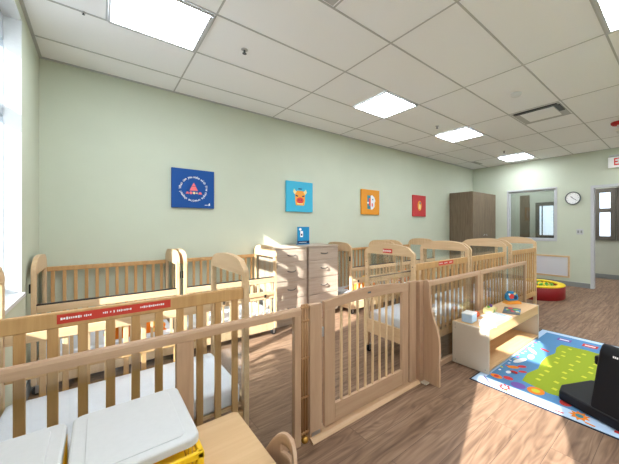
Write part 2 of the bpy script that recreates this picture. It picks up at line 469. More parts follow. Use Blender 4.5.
# ---------------------------------------------------------------- things on the walls
def picture(x0, name, lab, bg, deco):
    t = thing('wall_picture', lab, 'picture', (x0+.2285, YB, 1.509))
    b = BM(); box(b, -.2285, .2285, -.032, -.001, 0, .457, .003); obj('canvas', b, bg, t)
    deco(t)
    return t
def flat(b, pts, y=-.0335, mi=0):   # polygon on a canvas; points (x, z)
    prism(b, pts, 1, y, y+.0008, mi)
def circ(cx, cz, r, n=20, rz=None): return [(cx+r*math.cos(2*PI*k/n), cz+(rz or r)*math.sin(2*PI*k/n)) for k in range(n)]
def d1(t):
    b = BM(); txt = 'What can you make with five simple creative shapes?  '
    c = (.0, .225); R = .142
    for k, ch in enumerate(txt):
        if ch == ' ': continue
        a = PI*.97-2*PI*k/len(txt)
        m = Matrix.Translation((c[0]+R*math.cos(a), -.0335, c[1]+R*math.sin(a))) @ Matrix.Rotation(-(a-PI/2), 4, 'Y') @ Matrix.Rotation(PI/2, 4, 'X')
        glyph(b, ch, .038, m)
    flat(b, [(.12, .036), (.155, .036), (.155, .042), (.12, .042)]); flat(b, circ(.17, .042, .010, 10)); flat(b, [(.162, .034), (.18, .034), (.178, .06), (.17, .065)], -.0338)
    obj('lettering', b, 'ink', t)
    b = BM(); flat(b, [(-.045, .205), (.045, .205), (.022, .255), (-.022, .255)]); flat(b, [(-.022, .26), (.022, .26), (0, .30)])
    flat(b, [(-.085, .165), (-.05, .165), (-.058, .19), (-.075, .19)], mi=0); flat(b, circ(-.03, .178, .016, 14)); flat(b, circ(.004, .178, .014, 14), mi=1)
    flat(b, [(.026, .17), (.042, .17), (.042, .186), (.026, .186)], mi=1); flat(b, [(.05, .165)]+[(.07+.02*math.cos(a*PI/8), .165+.028*math.sin(a*PI/8)) for a in range(9)]+[(.05, .1651)][:0])
    obj('shape_print', b, ['coral', 'pale_yellow'], t)
def d2(t):
    b = BM()
    flat(b, [(-.07, .10), (.07, .10), (.085, .16), (.085, .28), (.05, .32), (-.05, .32), (-.085, .28), (-.085, .16)], mi=0)
    flat(b, [(-.12, .30), (-.09, .26), (-.06, .30), (-.10, .345)], -.0338, 1); flat(b, [(.12, .30), (.09, .26), (.06, .30), (.10, .345)], -.0338, 1)
    flat(b, [(-.03, .34), (.03, .34), (.03, .355), (-.03, .355)], -.0338, 3)
    flat(b, circ(0, .175, .062, 20, .045), -.0342, 2); flat(b, circ(-.02, .18, .01, 10), -.0346, 3); flat(b, circ(.02, .18, .01, 10), -.0346, 3)
    flat(b, [(-.075, .235), (-.035, .225), (-.035, .245), (-.075, .255)], -.0346, 3); flat(b, [(.075, .235), (.035, .225), (.035, .245), (.075, .255)], -.0346, 3)
    flat(b, [(-.05, .115), (.05, .115), (.05, .13), (-.05, .13)], -.0346, 1)
    obj('animal_print', b, ['face_orange', 'pale_yellow', 'snout_red', 'navy'], t)
def d3(t):
    b = BM()
    flat(b, [(-.09, .10), (-.01, .10), (-.01, .35), (-.09, .35)], mi=0); flat(b, [(-.05, .16), (-.01, .16), (-.01, .30), (-.05, .30)], -.0338, 1)
    flat(b, [(0, .09), (.05, .10), (.10, .15), (.10, .22), (.12, .26), (.09, .32), (.04, .36), (0, .35)], mi=2)
    flat(b, [(.02, .15), (.05, .15), (.05, .21), (.02, .21)], -.0338, 1); flat(b, circ(.05, .28, .016, 12), -.0338, 0)
    flat(b, [(-.09, .20), (-.05, .20), (-.05, .23), (-.09, .23)], -.034, 2)
    obj('shape_print', b, ['teal', 'snout_red', 'rug_white'], t)
def d4(t):
    b = BM()
    flat(b, circ(0, .23, .07, 20, .11), mi=0); flat(b, [(-.04, .17), (.03, .15), (.04, .24), (-.02, .27)], -.0338, 1)
    flat(b, circ(.02, .29, .022, 12), -.0341, 2)
    obj('shape_print', b, ['face_orange', 'pale_yellow', 'teal'], t)
picture(.631, '', 'deep blue square picture with a ring of white lettering around pink shapes', 'print_blue', d1)
picture(2.08, '', 'light blue square picture of an orange animal face with red snout', 'print_cyan', d2)
picture(3.575, '', 'orange square picture with blue, red and white shapes', 'print_orange', d3)
picture(5.06, '', 'red square picture with a small orange figure, nearest the tall wardrobe', 'print_red', d4)

t = thing('wall_clock', 'round white wall clock with grey rim between window and doorway', 'clock', (XR, 1.679, 1.897))
def latx(bm, prof, seg=36):
    lathe(bm, prof, seg); bmesh.ops.rotate(bm, verts=bm.verts, cent=(0, 0, 0), matrix=Matrix.Rotation(-PI/2, 3, 'Y'))
b = BM(); latx(b, [(.14, .001), (.14, .03), (.132, .04), (.122, .04), (.12, .022)]); obj('clock_rim', b, 'clockgrey', t)
b = BM(); latx(b, [(.12, .0225), (.12, .026)]); obj('clock_face', b, 'ink', t)
for a, L, w in ((2.35, .055, .005), (-.65, .085, .004)):   # hour hand and minute hand
    b = BM()
    d = Vector((0, -math.cos(a), math.sin(a))); n = Vector((0, d.z, -d.y))
    prism(b, [tuple((n*w)[1:]), tuple((-n*w)[1:]), tuple((d*L-n*w)[1:]), tuple((d*L+n*w)[1:])], 0, -.030, -.028)
    obj('clock_hand', b, 'black', t)
for k in range(12):
    b = BM(); a = k*PI/6; c = Vector((0, math.cos(a)*.10, math.sin(a)*.10)); box(b, -.0275, -.0262, c.y-.004, c.y+.004, c.z-.004, c.z+.004); obj('hour_mark', b, 'black', t)
t = thing('light_switch', 'small double light switch on the wall below the clock', 'light switch', (XR, 1.56, 1.12))
b = BM(); box(b, -.006, -.0005, -.06, .06, 0, .115, .002); obj('switch_plate', b, 'frame', t)
b = BM(); box(b, -.011, -.0062, -.042, -.012, .03, .085, .001); box(b, -.011, -.0062, .012, .042, .03, .085, .001); obj('rocker', b, 'base', t)
t = thing('wall_mirror', 'low wooden framed mirror on the right wall behind the ball pit', 'mirror', (XR, 2.12, .175))
b = BM(); ringx(b, -.022, -.0005, -.385, .385, 0, .475, .035); obj('mirror_frame', b, 'maple_y', t)
m, nt, bs = newmat('mirror_acrylic'); bs.inputs['Metallic'].default_value = .25; bs.inputs['Roughness'].default_value = .3; bs.inputs['Base Color'].default_value = srgb(222, 224, 232)
b = BM(); box(b, -.012, -.006, -.349, .349, .036, .439); obj('mirror_glass', b, m, t)
t = thing('exit_sign', 'white EXIT sign with red letters above the doorway', 'exit sign', (XR, .905, 2.45))
b = BM(); box(b, -.05, -.0005, -.195, .195, 0, .21, .006); obj('sign_body', b, 'ink', t)
b = BM(); box(b, -.06, -.0005, -.18, .18, .225, .25, .003); box(b, -.03, -.01, -.02, .02, .205, .226); obj('sign_bracket', b, 'frame', t)
b = BM()
for k, ch in enumerate('EXIT'):
    m = Matrix.Translation((-.0515, 0.078-k*.079+(.012 if k > 1 else 0), .105)) @ Matrix.Rotation(-PI/2, 4, 'Z') @ Matrix.Rotation(PI/2, 4, 'X')
    glyph(b, ch, .19, m @ Matrix.Scale(.66, 4, (1, 0, 0)), 0, .026)
obj('sign_lettering', b, 'exit_red', t)

# ---------------------------------------------------------------- wardrobe and dressers
t = thing('wardrobe', 'tall dark brown wardrobe standing in the far back corner', 'wardrobe', (7.115, 3.61, 0))
b = BM(); box(b, -.595, .595, -.285, .295, 0, 2.105, .002); obj('carcass', b, 'darkwood', t)
for s in (-1, 1):
    b = BM(); box(b, min(.002*s, .593*s), max(.002*s, .593*s), -.303, -.2855, .08, 2.10, .002); d = obj('door', b, 'darkwood', t)
    b = BM(); cyl(b, (s*.05, -.322, 1.10), (s*.05+s*.03, -.322, 1.07), .006); cyl(b, (s*.05, -.322, 1.10), (s*.05, -.303, 1.10), .005); cyl(b, (s*.08, -.322, 1.07), (s*.08, -.303, 1.07), .005)
    obj('handle', b, 'steel', d)

def dresser(x0, x1, lab):
    t = thing('dresser', lab, 'dresser', ((x0+x1)/2, 3.655, 0))
    h = (x1-x0)/2
    b = BM(); box(b, -h, h, -.235, .245, .08, 1.0, .002); box(b, -h+.02, h-.02, -.20, .22, 0, .08); obj('carcass', b, 'dresser', t)
    b = BM(); box(b, -h-.002, h+.002, -.258, .247, 1.0001, 1.022, .003); obj('dresser_top', b, 'dresser', t)
    zz = [.995, .825, .585, .355, .10]
    for k in range(4):
        b = BM(); box(b, -h+.006, h-.006, -.255, -.2355, zz[k+1]+.004, zz[k]-.004, .002); d = obj('drawer', b, 'dresser', t)
        zc = (zz[k]+zz[k+1])/2+.01
        b = BM()
        for q in range(8):
            a0, a1 = PI*q/8, PI*(q+1)/8
            cyl(b, (-.055*math.cos(a0), -.259-.022*math.sin(a0), zc-.012*math.sin(a0)), (-.055*math.cos(a1), -.259-.022*math.sin(a1), zc-.012*math.sin(a1)), .007, 8)
        obj('handle', b, 'handle_grey', d)
dresser(1.652, 2.130, 'pale grey wood dresser standing beside a crib, left of the pair')
dresser(2.152, 2.66, 'pale grey wood dresser, right of the pair, next to a crib')
t = thing('brochure_stand', 'small blue brochure standing on top of the dressers', 'brochure', (2.30, 3.78, 1.022))
b = BM(); box(b, -.1, .1, -.006, .006, .002, .262, .001); box(b, -.1, .1, -.02, .04, 0, .012, .001); obj('card', b, 'brochure_blue', t)
b = BM()
prism(b, [(-.1, .012), (.1, .012), (.1, .055), (-.1, .055)], 1, -.0075, -.0065, 1)
prism(b, [(-.055, .11), (-.01, .11), (-.01, .20), (-.055, .20)], 1, -.0075, -.0065, 0)
prism(b, circ(-.055, .225, .02, 12), 1, -.0075, -.0065, 0); prism(b, [(-.045, .13), (-.02, .13), (-.02, .16), (-.045, .16)], 1, -.0082, -.0076, 1)
prism(b, [(-.08, .03), (.05, .03), (.05, .036), (-.08, .036)], 1, -.0082, -.0076, 0)
obj('print', b, ['ink', 'navy'], t)

# ---------------------------------------------------------------- cribs
def arch(W, zs, zp, zi, pw, n=14, rc=.07):
    """outline of the end panel's top board: (y, z) points"""
    pts = [(0, zi), (0, zs-rc)]
    for k in range(1, 6):
        a = PI-k*PI/2/5*.8
        pts.append((rc+rc*math.cos(a), zs-rc+rc*math.sin(a)))
    y0, z0 = pts[-1]
    for k in range(1, n):
        y = y0+(W-2*y0)*k/n; s = math.sin(PI*k/n)
        pts.append((y, z0+(zp-z0)*s**.42))
    for k in range(5, 0, -1):
        a = PI-k*PI/2/5*.8
        pts.append((W-(rc+rc*math.cos(a)), zs-rc+rc*math.sin(a)))
    pts += [(W, zs-rc), (W, zi)]
    return pts
def caster(parent, x, y, top):
    b = BM(); cyl(b, (x, y, .045), (x, y, max(top+.012, .088)), .010, 10); box(b, x-.012, x+.012, y-.022, y-.017, .02, .070); box(b, x-.012, x+.012, y+.017, y+.022, .02, .070); box(b, x-.012, x+.012, y-.022, y+.022, .067, .0745)
    c = obj('caster', b, 'steel', parent)
    b = BM(); cyl(b, (x, y-.012, .033), (x, y+.012, .033), .033, 20); obj('wheel', b, 'black', c)
def label_marks(b, x0, x1, z0, z1, y, mi=0):
    random.seed(int(x0*100)+3)
    x = x0; zc = (z0+z1)/2; h = (z1-z0)*.5
    while x < x1-.004:
        w = random.uniform(.003, .006); hh = h*random.uniform(.5, 1)/2
        prism(b, [(x, zc-hh), (x+w, zc-hh), (x+w, zc+hh), (x, zc+hh)], 1, y-.0006, y, mi)
        x += w+.0022+(.005 if random.random() < .16 else 0)
def near_crib(x0, lab, kind='plain', y0=1.588, L=.97, W=.63):
    t = thing('crib', lab, 'crib', (x0+L/2, y0+W/2, 0), 0, 'tall end cribs along the divider')
    X0, Y0 = -L/2, -W/2
    pw = .042; th = .028
    for s, xe in enumerate((X0, -X0-th)):
        b = BM()
        box(b, xe, xe+th, Y0, Y0+pw, .075, 1.02, .003); box(b, xe, xe+th, -Y0-pw, -Y0, .075, 1.02, .003)
        prism(b, [(y+Y0, z) for y, z in arch(W, 1.066, 1.122, 1.018, pw, rc=.046)], 0, xe, xe+th)
        box(b, xe+.002, xe+th-.002, Y0+pw-.002, -Y0-pw+.002, .21, .345, .002)
        e = obj('end_panel', b, 'maple_y', t)
        b = BM(); box(b, xe+.012, xe+.016, Y0+pw+.001, -Y0-pw-.001, .347, 1.016); obj('clear_panel', b, 'acryl', e)
        if s == 0 and kind == 'label':
            b = BM(); box(b, xe-.0012, xe-.0002, -.06, .06, 1.035, 1.075); lb = obj('label_strip', b, 'red_label', e); tag(lb, 'red label on the end panel')
            b = BM()
            for q in range(9): box(b, xe-.002, xe-.0013, -.045+q*.01, -.040+q*.01, 1.047, 1.063)
            box(b, xe-.002, xe-.0013, .048, .056, 1.045, 1.065)
            obj('lettering', b, 'ink', lb)
        for ye in (Y0+pw/2, -Y0-pw/2): caster(t, xe+th/2+(.021 if s == 0 else -.021), ye, .075)
        for ye in (Y0+pw/2, -Y0-pw/2):
            for z in (.93, .80, .36):
                b = BM(); cyl(b, (xe-.0015 if s == 0 else xe+th+.0015, ye, z), (xe+th/2, ye, z), .005, 8); obj('bolt', b, 'black', e)
    xi = X0+th+.001
    # far side: the folding gate is lowered
    yy = -Y0-.034
    b = BM(); box(b, xi, -xi, yy+.002, yy+.026, .215, .285, .003); box(b, xi, -xi, yy+.002, yy+.022, .515, .55, .003)
    for k in range(11):
        xc = xi+(-2*xi)*(k+.5)/11; box(b, xc-.0125, xc+.0125, yy+.006, yy+.020, .28, .52, .003)
    obj('side_panel', b, 'golden_z', t)
    b = BM(); box(b, xi, -xi, yy, yy+.03, .70, .752, .004); box(b, xi, -xi, yy+.004, yy+.024, .552, .59, .003)
    for k in range(11):
        xc = xi+(-2*xi)*(k+.5)/11; box(b, xc-.0125, xc+.0125, yy+.006, yy+.020, .585, .705, .003)
    g = obj('drop_gate', b, 'maple_x', t)
    b = BM(); box(b, xi, -xi, yy+.003, yy+.027, .7522, .764); obj('gate_strip', b, 'black', g)
    for s, yy in enumerate((Y0+.006,)):
        b = BM(); box(b, xi, -xi, yy, yy+.028, .895, .957, .006); box(b, xi, -xi, yy+.002, yy+.026, .215, .285, .003)
        n = 11
        for k in range(n):
            xc = xi+(-2*xi)*(k+.5)/n; box(b, xc-.0155, xc+.0155, yy+.006, yy+.022, .28, .90, .003)
        p = obj('side_panel', b, 'golden_z', t)
        if s == 0 and kind != 'plain':
            la, lb_ = (.255-.35, .255+.11) if kind != 'label' else (-.15, .12)
            la, lb_ = (-.245, .13) if kind == 'main' else (-.1, .16)
            b = BM(); box(b, la, lb_, yy-.0012, yy-.0002, .912, .948, 0); q = obj('label_strip', b, 'red_label', p); tag(q, 'red warning label strip with white print')
            seg = (lb_-la)/3
            for k in range(3):
                b = BM(); label_marks(b, la+.01+k*seg, la+seg*(k+1)-.02, .92, .942, yy-.0014); obj('lettering', b, 'ink', p)
    b = BM(); box(b, xi+.002, -xi-.002, Y0+.036, -Y0-.036, .30, .315); obj('mattress_base', b, 'maple_x', t)
    b = BM(); box(b, xi+.004, -xi-.004, Y0+.037, -Y0-.037, .3155, .425, .022)
    for f in b.faces: f.smooth = True
    obj('mattress', b, 'sheet', t)
    return t
near_crib(-.375, 'nearest maple crib with a red label strip along its top rail', 'main', L=1.0)
near_crib(2.085, 'maple crib behind the gate with a red label on its arched end', 'label')
near_crib(3.085, 'maple crib without label behind the divider, between two other tall cribs', 'plain', L=.95)
near_crib(4.185, 'farthest tall maple crib at the end of the divider', 'plain', L=.98)

def back_crib(x0, lab, L=.985, W=.63, y0=3.265):
    t = thing('crib', lab, 'crib', (x0+L/2, y0+W/2, 0), 0, 'low gate cribs along the back wall')
    X0, Y0 = -L/2, -W/2
    pw = .045; th = .028
    for s, xe in enumerate((X0, -X0-th)):
        b = BM()
        box(b, xe, xe+th, Y0, Y0+pw, .0755, .925, .003); box(b, xe, xe+th, -Y0-pw, -Y0, .0755, .925, .003)
        prism(b, [(y+Y0, z) for y, z in arch(W, 1.025, 1.052, .918, pw, rc=.10)], 0, xe, xe+th)
        box(b, xe+.002, xe+th-.002, Y0+pw-.002, -Y0-pw+.002, .07, .20, .002)
        e = obj('end_panel', b, 'maple_z', t)
        b = BM(); box(b, xe+.012, xe+.016, Y0+pw+.001, -Y0-pw-.001, .202, .916); obj('clear_panel', b, 'acryl', e)
        for ye in (Y0+pw/2, -Y0-pw/2): caster(t, xe+th/2+(.021 if s == 0 else -.021), ye, .0755)
        b = BM(); box(b, xe+(-.012 if s == 0 else th+.0005), xe+(-.0005 if s == 0 else th+.012), Y0+.012, Y0+.034, .78, .85, .002)
        obj('latch', b, 'black', e)
    xi = X0+th+.001
    # fixed slatted back side
    yy = -Y0-.034
    b = BM(); box(b, xi, -xi, yy, yy+.026, .875, .917, .005); box(b, xi, -xi, yy+.002, yy+.024, .10, .17, .003)
    n = 12
    for k in range(n):
        xc = xi+(-2*xi)*(k+.5)/n; box(b, xc-.013, xc+.013, yy+.006, yy+.02, .165, .88, .002)
    obj('side_panel', b, 'golden_z', t)
    # front side: fixed slats below, the lowered gate above
    yy = Y0+.004
    b = BM(); box(b, xi, -xi, yy+.008, yy+.03, .06, .175, .003); box(b, xi, -xi, yy+.01, yy+.028, .435, .475, .003)
    for k in range(n):
        xc = xi+(-2*xi)*(k+.5)/n; box(b, xc-.011, xc+.011, yy+.014, yy+.026, .17, .44, .002)
    obj('front_panel', b, 'maple_z', t)
    b = BM(); box(b, xi, -xi, yy-.004, yy+.028, .625, .682, .003); box(b, xi, -xi, yy, yy+.020, .476, .525, .003)
    for k in range(n):
        xc = xi+(-2*xi)*(k+.5)/n; box(b, xc-.013, xc+.013, yy+.002, yy+.016, .52, .63, .002)
    g = obj('drop_gate', b, 'maple_x', t)
    b = BM(); box(b, xi, -xi, yy-.002, yy+.026, .6822, .692); 
    for k in range(4):
        xc = xi+(-2*xi)*(k+.5)/4; box(b, xc-.012, xc+.012, yy-.006, yy-.001, .455, .49, .001)
    obj('gate_hinge', b, 'black', g)
    b = BM(); box(b, xi+.004, -xi-.004, Y0+.037, -Y0-.037, .19, .285, .02)
    for f in b.faces: f.smooth = True
    obj('mattress', b, 'sheet', t)
    return t
back_crib(-.385, 'back wall crib in the left corner beside the window')
back_crib(.635, 'back wall crib between the corner crib and the dressers')
back_crib(2.795, 'back wall crib directly right of the dressers')
back_crib(3.95, 'last crib along the back wall toward the wardrobe')
def blanket(x, y, z, sx, sy, h, lab, mats, seed):
    random.seed(seed)
    b = BM(); n, m = 22, 14
    ph = [random.uniform(0, 6) for _ in range(4)]
    top = []
    for j in range(m+1):
        row = []
        for i in range(n+1):
            u, v = i/n, j/m
            e = min(1, 6*min(u, 1-u))*min(1, 5*min(v, 1-v))
            zz = h*(.45+.3*math.sin(9*u+ph[0])*math.cos(7*v+ph[1])+.25*math.sin(17*u+5*v+ph[2]))*e+.006
            row.append(b.verts.new(((u-.5)*sx*(1+.06*math.sin(6*v+ph[3])), (v-.5)*sy, max(.006, zz))))
        top.append(row)
    bot = [[b.verts.new((q.co.x, q.co.y, 0)) for q in row] for row in top]
    for j in range(m):
        for i in range(n):
            f = b.faces.new([top[j][i], top[j][i+1], top[j+1][i+1], top[j+1][i]]); f.smooth = True
            f.material_index = 1 if math.sin(i*1.1+ph[0])+math.cos(j*1.3+i*.4) > .25 else 0
            b.faces.new([bot[j][i], bot[j+1][i], bot[j+1][i+1], bot[j][i+1]])
    for i in range(n):
        b.faces.new([top[0][i+1], top[0][i], bot[0][i], bot[0][i+1]]); b.faces.new([top[m][i], top[m][i+1], bot[m][i+1], bot[m][i]])
    for j in range(m):
        b.faces.new([top[j][0], top[j+1][0], bot[j+1][0], bot[j][0]]); b.faces.new([top[j+1][n], top[j][n], bot[j][n], bot[j+1][n]])
    o = obj('blanket', b, mats); o.location = (x, y, z)
    tag(o, lab, 'blanket')
blanket(.28, 3.50, .286, .46, .3, .14, 'orange and yellow blanket bundled in the left corner crib', ['orange', 'yelcloth'], 3)
blanket(3.25, 3.52, .286, .5, .34, .2, 'orange blanket in the back wall crib right of the dressers', ['orange', 'yelcloth'], 5)
blanket(4.45, 3.52, .286, .55, .34, .24, 'orange blanket in the last crib toward the wardrobe', ['orange', 'orange'], 8)

# ---------------------------------------------------------------- divider and gate
def divider(x0, x1, lab, posts, y=1.515, ends=(True, True)):
    t = thing('room_divider', lab, 'divider', ((x0+x1)/2, y, 0))
    h = (x1-x0)/2; cx = (x0+x1)/2
    b = BM()
    # rounded top rail
    pr = [(-.019, .768), (.019, .768), (.019, .797), (.013, .808), (.004, .812), (-.004, .812), (-.013, .808), (-.019, .797)]
    prism(b, pr, 0, -h, h); obj('top_rail', b, 'birch_x', t)
    b = BM(); box(b, -h, h, -.016, .016, .012, .06, .003); obj('bottom_rail', b, 'birch_x', t)
    for (pa, pb) in posts:
        b = BM(); box(b, pa-cx, pb-cx, -.017, .017, 0, .7678, .003); obj('post', b, 'birch_z', t)
    xs = sorted([-h]+[q-cx for p in posts for q in p]+[h])
    segs = []
    cur = -h
    for (pa, pb) in sorted(posts):
        if pa-cx-cur > .05: segs.append((cur, pa-cx))
        cur = pb-cx
    if h-cur > .05: segs.append((cur, h))
    for a, c in segs:
        b = BM(); box(b, a+.0005, c-.0005, -.003, .003, .0605, .7675); obj('clear_panel', b, 'acryl', t)
    return t
divider(-.395, .898, 'nearest divider panel with clear pane, in front of the nearest crib', [(-.395, -.33), (.262, .332), (.855, .898)])
div2 = divider(2.095, 3.115, 'divider panel with clear pane just right of the wooden gate', [(2.095, 2.15), (3.06, 3.115)])
divider(3.125, 4.47, 'far divider panel with clear pane behind the low shelf', [(3.125, 3.185), (4.43, 4.47)])

t = thing('safety_gate', 'wooden slatted safety gate with arched top rail and floor ramp', 'gate', (1.48, 1.515, 0))
ox = -1.48
b = BM(); box(b, .957+ox, 1.045+ox, -.018, .018, .022, .815, .004); obj('gate_post', b, 'birch_z', t)
b = BM(); box(b, 1.905+ox, 1.99+ox, -.018, .018, .022, .838, .004); obj('gate_post', b, 'birch_z', t)
b = BM(); prism(b, [(-.055, 0), (.05, 0), (.05, .02), (-.03, .02), (-.055, .003)], 0, .957+ox, 2.0+ox); obj('threshold', b, 'threshold', t)
g0, g1 = 1.068+ox, 1.893+ox
b = BM(); box(b, g0, g0+.082, -.0135, .0135, .036, .762, .003); lf = obj('gate_leaf', b, 'birch_z', t)
b = BM(); box(b, g1-.075, g1, -.0135, .0135, .036, .762, .003); obj('stile', b, 'birch_z', lf)
b = BM()
n = 24; pts = [(g0, .7625), (g1, .7625)]
# the rail's underside steps up between the stiles
pts = [(g0, .762), (g0+.082, .762), (g0+.082, .772)]+[(g0+.082+(g1-.075-g0-.082)*k/10, .772+.012*math.sin(PI*k/10)) for k in range(1, 10)]+[(g1-.075, .772), (g1-.075, .762), (g1, .762)]
pts += [(g1-(g1-g0)*k/n, .818+.034*math.sin(PI*k/n)**1.3+.012*(1-k/n)) for k in range(n+1)]
prism(b, pts, 1, -.015, .015); obj('top_rail', b, 'birch_x', lf)
b = BM(); box(b, g0+.0825, g1-.0755, -.013, .013, .036, .152, .003); obj('bottom_rail', b, 'birch_x', lf)
b = BM()
for k in range(8):
    xc = g0+.142+k*.0725; box(b, xc-.0075, xc+.0075, -.007, .007, .1525, .776, .002)
obj('slats', b, 'maple_z', lf)
b = BM(); box(b, g0-.021, g0-.001, -.008, .008, .60, .66, .002); obj('latch', b, 'steel', lf)
b = BM(); box(b, g0+.37, g0+.40, -.0175, -.0152, .815, .827); obj('latch_mark', b, 'clockgrey', lf)
b = BM(); box(b, 1.0+ox-.03, 1.0+ox+.03, -.0205, -.0185, .024, .045); obj('foot_plate', b, 'steel', t)

hx_ = .927-1.48
for dx in (-.017, 0, .017):
    b = BM(); cyl(b, (hx_+dx, -.005, .045), (hx_+dx, -.005, .825), .0075, 12); hr = obj('hinge_rod', b, 'golden', t)
for z in (.06, .27, .50, .72, .80):
    b = BM(); box(b, hx_-.0265, hx_+.0265, -.014, .004, z, z+.012, .002); obj('knuckle', b, 'golden', t)
b = BM(); ball(b, (hx_, -.008, .022), .022, 1, 16); obj('hinge_foot', b, 'brass', t)

t = bpy.data.objects.new('stabiliser', None); COL.objects.link(t); t.parent = div2; t.location = (2.049-2.605, 1.41-1.515, 0); t['label'] = 'curved wooden stabiliser wing'
pts = [(.10, 0), (-.088, 0), (-.088, .34), (-.082, .40), (-.062, .47), (-.03, .54), (-.008, .62), (.0, .70), (.004, .80), (.012, .83), (.028, .845), (.05, .845), (.10, .83)]
b = BM(); prism(b, pts, 0, .006, .03); obj('wing_board', b, 'birch_z', t)
b = BM(); box(b, -.046, .004, .06, .10, 0, .835, .003); obj('post', b, 'birch_z', t)
b = BM(); box(b, -.044, .004, .0, .055, .0005, .012, .003); obj('foot_plate', b, 'shelfside', t)

# ---------------------------------------------------------------- low shelf and its toys
SX0, SX1, SY0, SY1, SH = 2.545, 3.81, 1.15, 1.494, .39
t = thing('low_shelf', 'low open birch shelf unit standing on the edge of the rug', 'shelf', ((SX0+SX1)/2, (SY0+SY1)/2, .008))
hx, hy_ = (SX1-SX0)/2, (SY1-SY0)/2
for s in (-1, 1):
    b = BM(); box(b, min(s*hx, s*(hx-.02)), max(s*hx, s*(hx-.02)), -hy_, hy_, 0, SH-.008, .002); p = obj('side_panel', b, 'shelfside', t)
    if s < 0:
        b = BM()
        for y in (-hy_+.03, hy_-.03):
            for z in (.03, .33, .36): cyl(b, (-hx-.0008, y, z), (-hx+.004, y, z), .004, 8)
        obj('screw', b, 'clockgrey', p)
b = BM(); box(b, -hx+.0205, hx-.0205, -hy_+.002, hy_, SH-.030, SH-.009, .001); obj('shelf_top', b, 'shelf', t)
b = BM(); box(b, -hx+.0205, hx-.0205, -hy_+.003, -hy_+.022, SH-.105, SH-.0305, .001); obj('apron', b, 'shelf', t)
b = BM(); box(b, -hx+.0205, hx-.0205, -hy_+.003, hy_-.016, .022, .040, .001); obj('bottom_shelf', b, 'shelf', t)
b = BM(); box(b, -hx+.0205, hx-.0205, hy_-.014, hy_-.002, .002, SH-.031); obj('back_panel', b, 'shelf', t)
zt = SH
def toy(name, lab, cat, x, y, parts, rz=0, z=zt):
    t = thing(name, lab, cat, (x, y, z+.0005), rz)
    for n, bm_, m in parts: obj(n, bm_, m, t)
    return t
# wheel toy
b1 = BM(); prism(b1, [(-.09, 0), (.09, 0), (.085, .02), (.05, .035), (-.07, .02)], 1, -.05, .05)
b2 = BM()
prism(b2, [(-.06, .036), (.055, .036), (.07, .06), (.06, .10), (.02, .135), (-.04, .14), (-.075, .10), (-.08, .06)], 1, -.022, .022, 0)
prism(b2, circ(-.02, .085, .03, 18), 1, -.027, -.0225, 1); prism(b2, circ(.03, .07, .022, 16), 1, -.0275, -.0225, 2); prism(b2, circ(.02, .115, .014, 12), 1, -.0275, -.0225, 3); prism(b2, circ(-.05, .11, .012, 12), 1, -.0275, -.0225, 4)
toy('activity_toy', 'bright blue and red activity toy on an orange wooden base', 'toy', 3.66, 1.385, [('toy_base', b1, 'face_orange'), ('toy_body', b2, ['toy_blue', 'snout_red', 'navy', 'pale_yellow', 'ink'])], -.55)
b1 = BM(); box(b1, -.13, .13, -.08, .08, 0, .006, .001); b2 = BM()
for k in range(9):
    a = k*2.4; r = .012+.006*(k % 3); cxx, cy = .1*math.cos(a)*(k/9), .06*math.sin(a)
    prism(b2, [(cxx+r*math.cos(q*PI/5), cy+r*math.sin(q*PI/5)) for q in range(10)], 2, .0062, .0085+k*.0001, k % 4)
toy('picture_book', 'thin dark book with coloured pictures lying near the activity toy', 'book', 3.32, 1.255, [('cover', b1, 'clockgrey'), ('cover_print', b2, ['snout_red', 'toy_green', 'toy_blue', 'pale_yellow'])], .3)
b1 = BM(); box(b1, -.13, .13, -.09, .09, 0, .005, .001); b2 = BM()
for k in range(6): box(b2, -.1+k*.035, -.08+k*.035, -.05, .04-.01*(k % 3), .0052, .0065)
toy('picture_card', 'white and pale blue card lying flat mid shelf', 'card', 3.0, 1.285, [('sheet', b1, 'rug_white'), ('sheet_print', b2, 'rug_sky')], -.2)
b1 = BM(); box(b1, -.06, .06, -.05, .05, 0, .075, .006); b2 = BM(); box(b2, -.062, .062, -.052, .052, .0755, .085, .003)
toy('storage_box', 'pale blue box with white lid at the near back end of the shelf', 'box', 2.66, 1.385, [('box_body', b1, 'rug_pale'), ('lid', b2, 'ink')], .1)
b1 = BM(); 
pts = [(-.11, 0), (.12, 0), (.11, .022), (.05, .042), (-.02, .030), (-.07, .05), (-.11, .03)]
prism(b1, pts, 1, -.045, .045); b2 = BM(); prism(b2, [(-.03, .0), (.0, .0), (.0, .028), (-.03, .028)], 1, -.0465, -.0455, 0); ball(b2, (.03, 0, .05), .018, 1, 12, 1); ball(b2, (-.06, .0, .058), .014, 1, 12, 0)
toy('soft_toy', 'yellow and green soft toy lying at the back of the shelf', 'toy', 3.14, 1.405, [('toy_body', b1, 'pale_yellow'), ('toy_spots', b2, ['toy_green', 'rug_purple'])], .2)
b1 = BM(); ball(b1, (0, 0, .032), .032)
o = obj('ball', b1, 'ball_orange'); o.location = (2.83, 1.40, zt+.0005); tag(o, 'small orange ball at the back of the shelf top', 'ball')
b1 = BM(); box(b1, -.10, .10, -.07, .07, 0, .004, .001); b1_ = b1
b2 = BM(); prism(b2, [(-.09, -.02), (-.02, -.05), (.08, -.03), (.06, .04), (-.05, .05)], 2, .0042, .022)
toy('folded_cloth', 'crumpled white cloth at the near end of the shelf top', 'cloth', 2.72, 1.245, [('cloth', b1, 'ink'), ('fold', b2, 'ink')], .5)

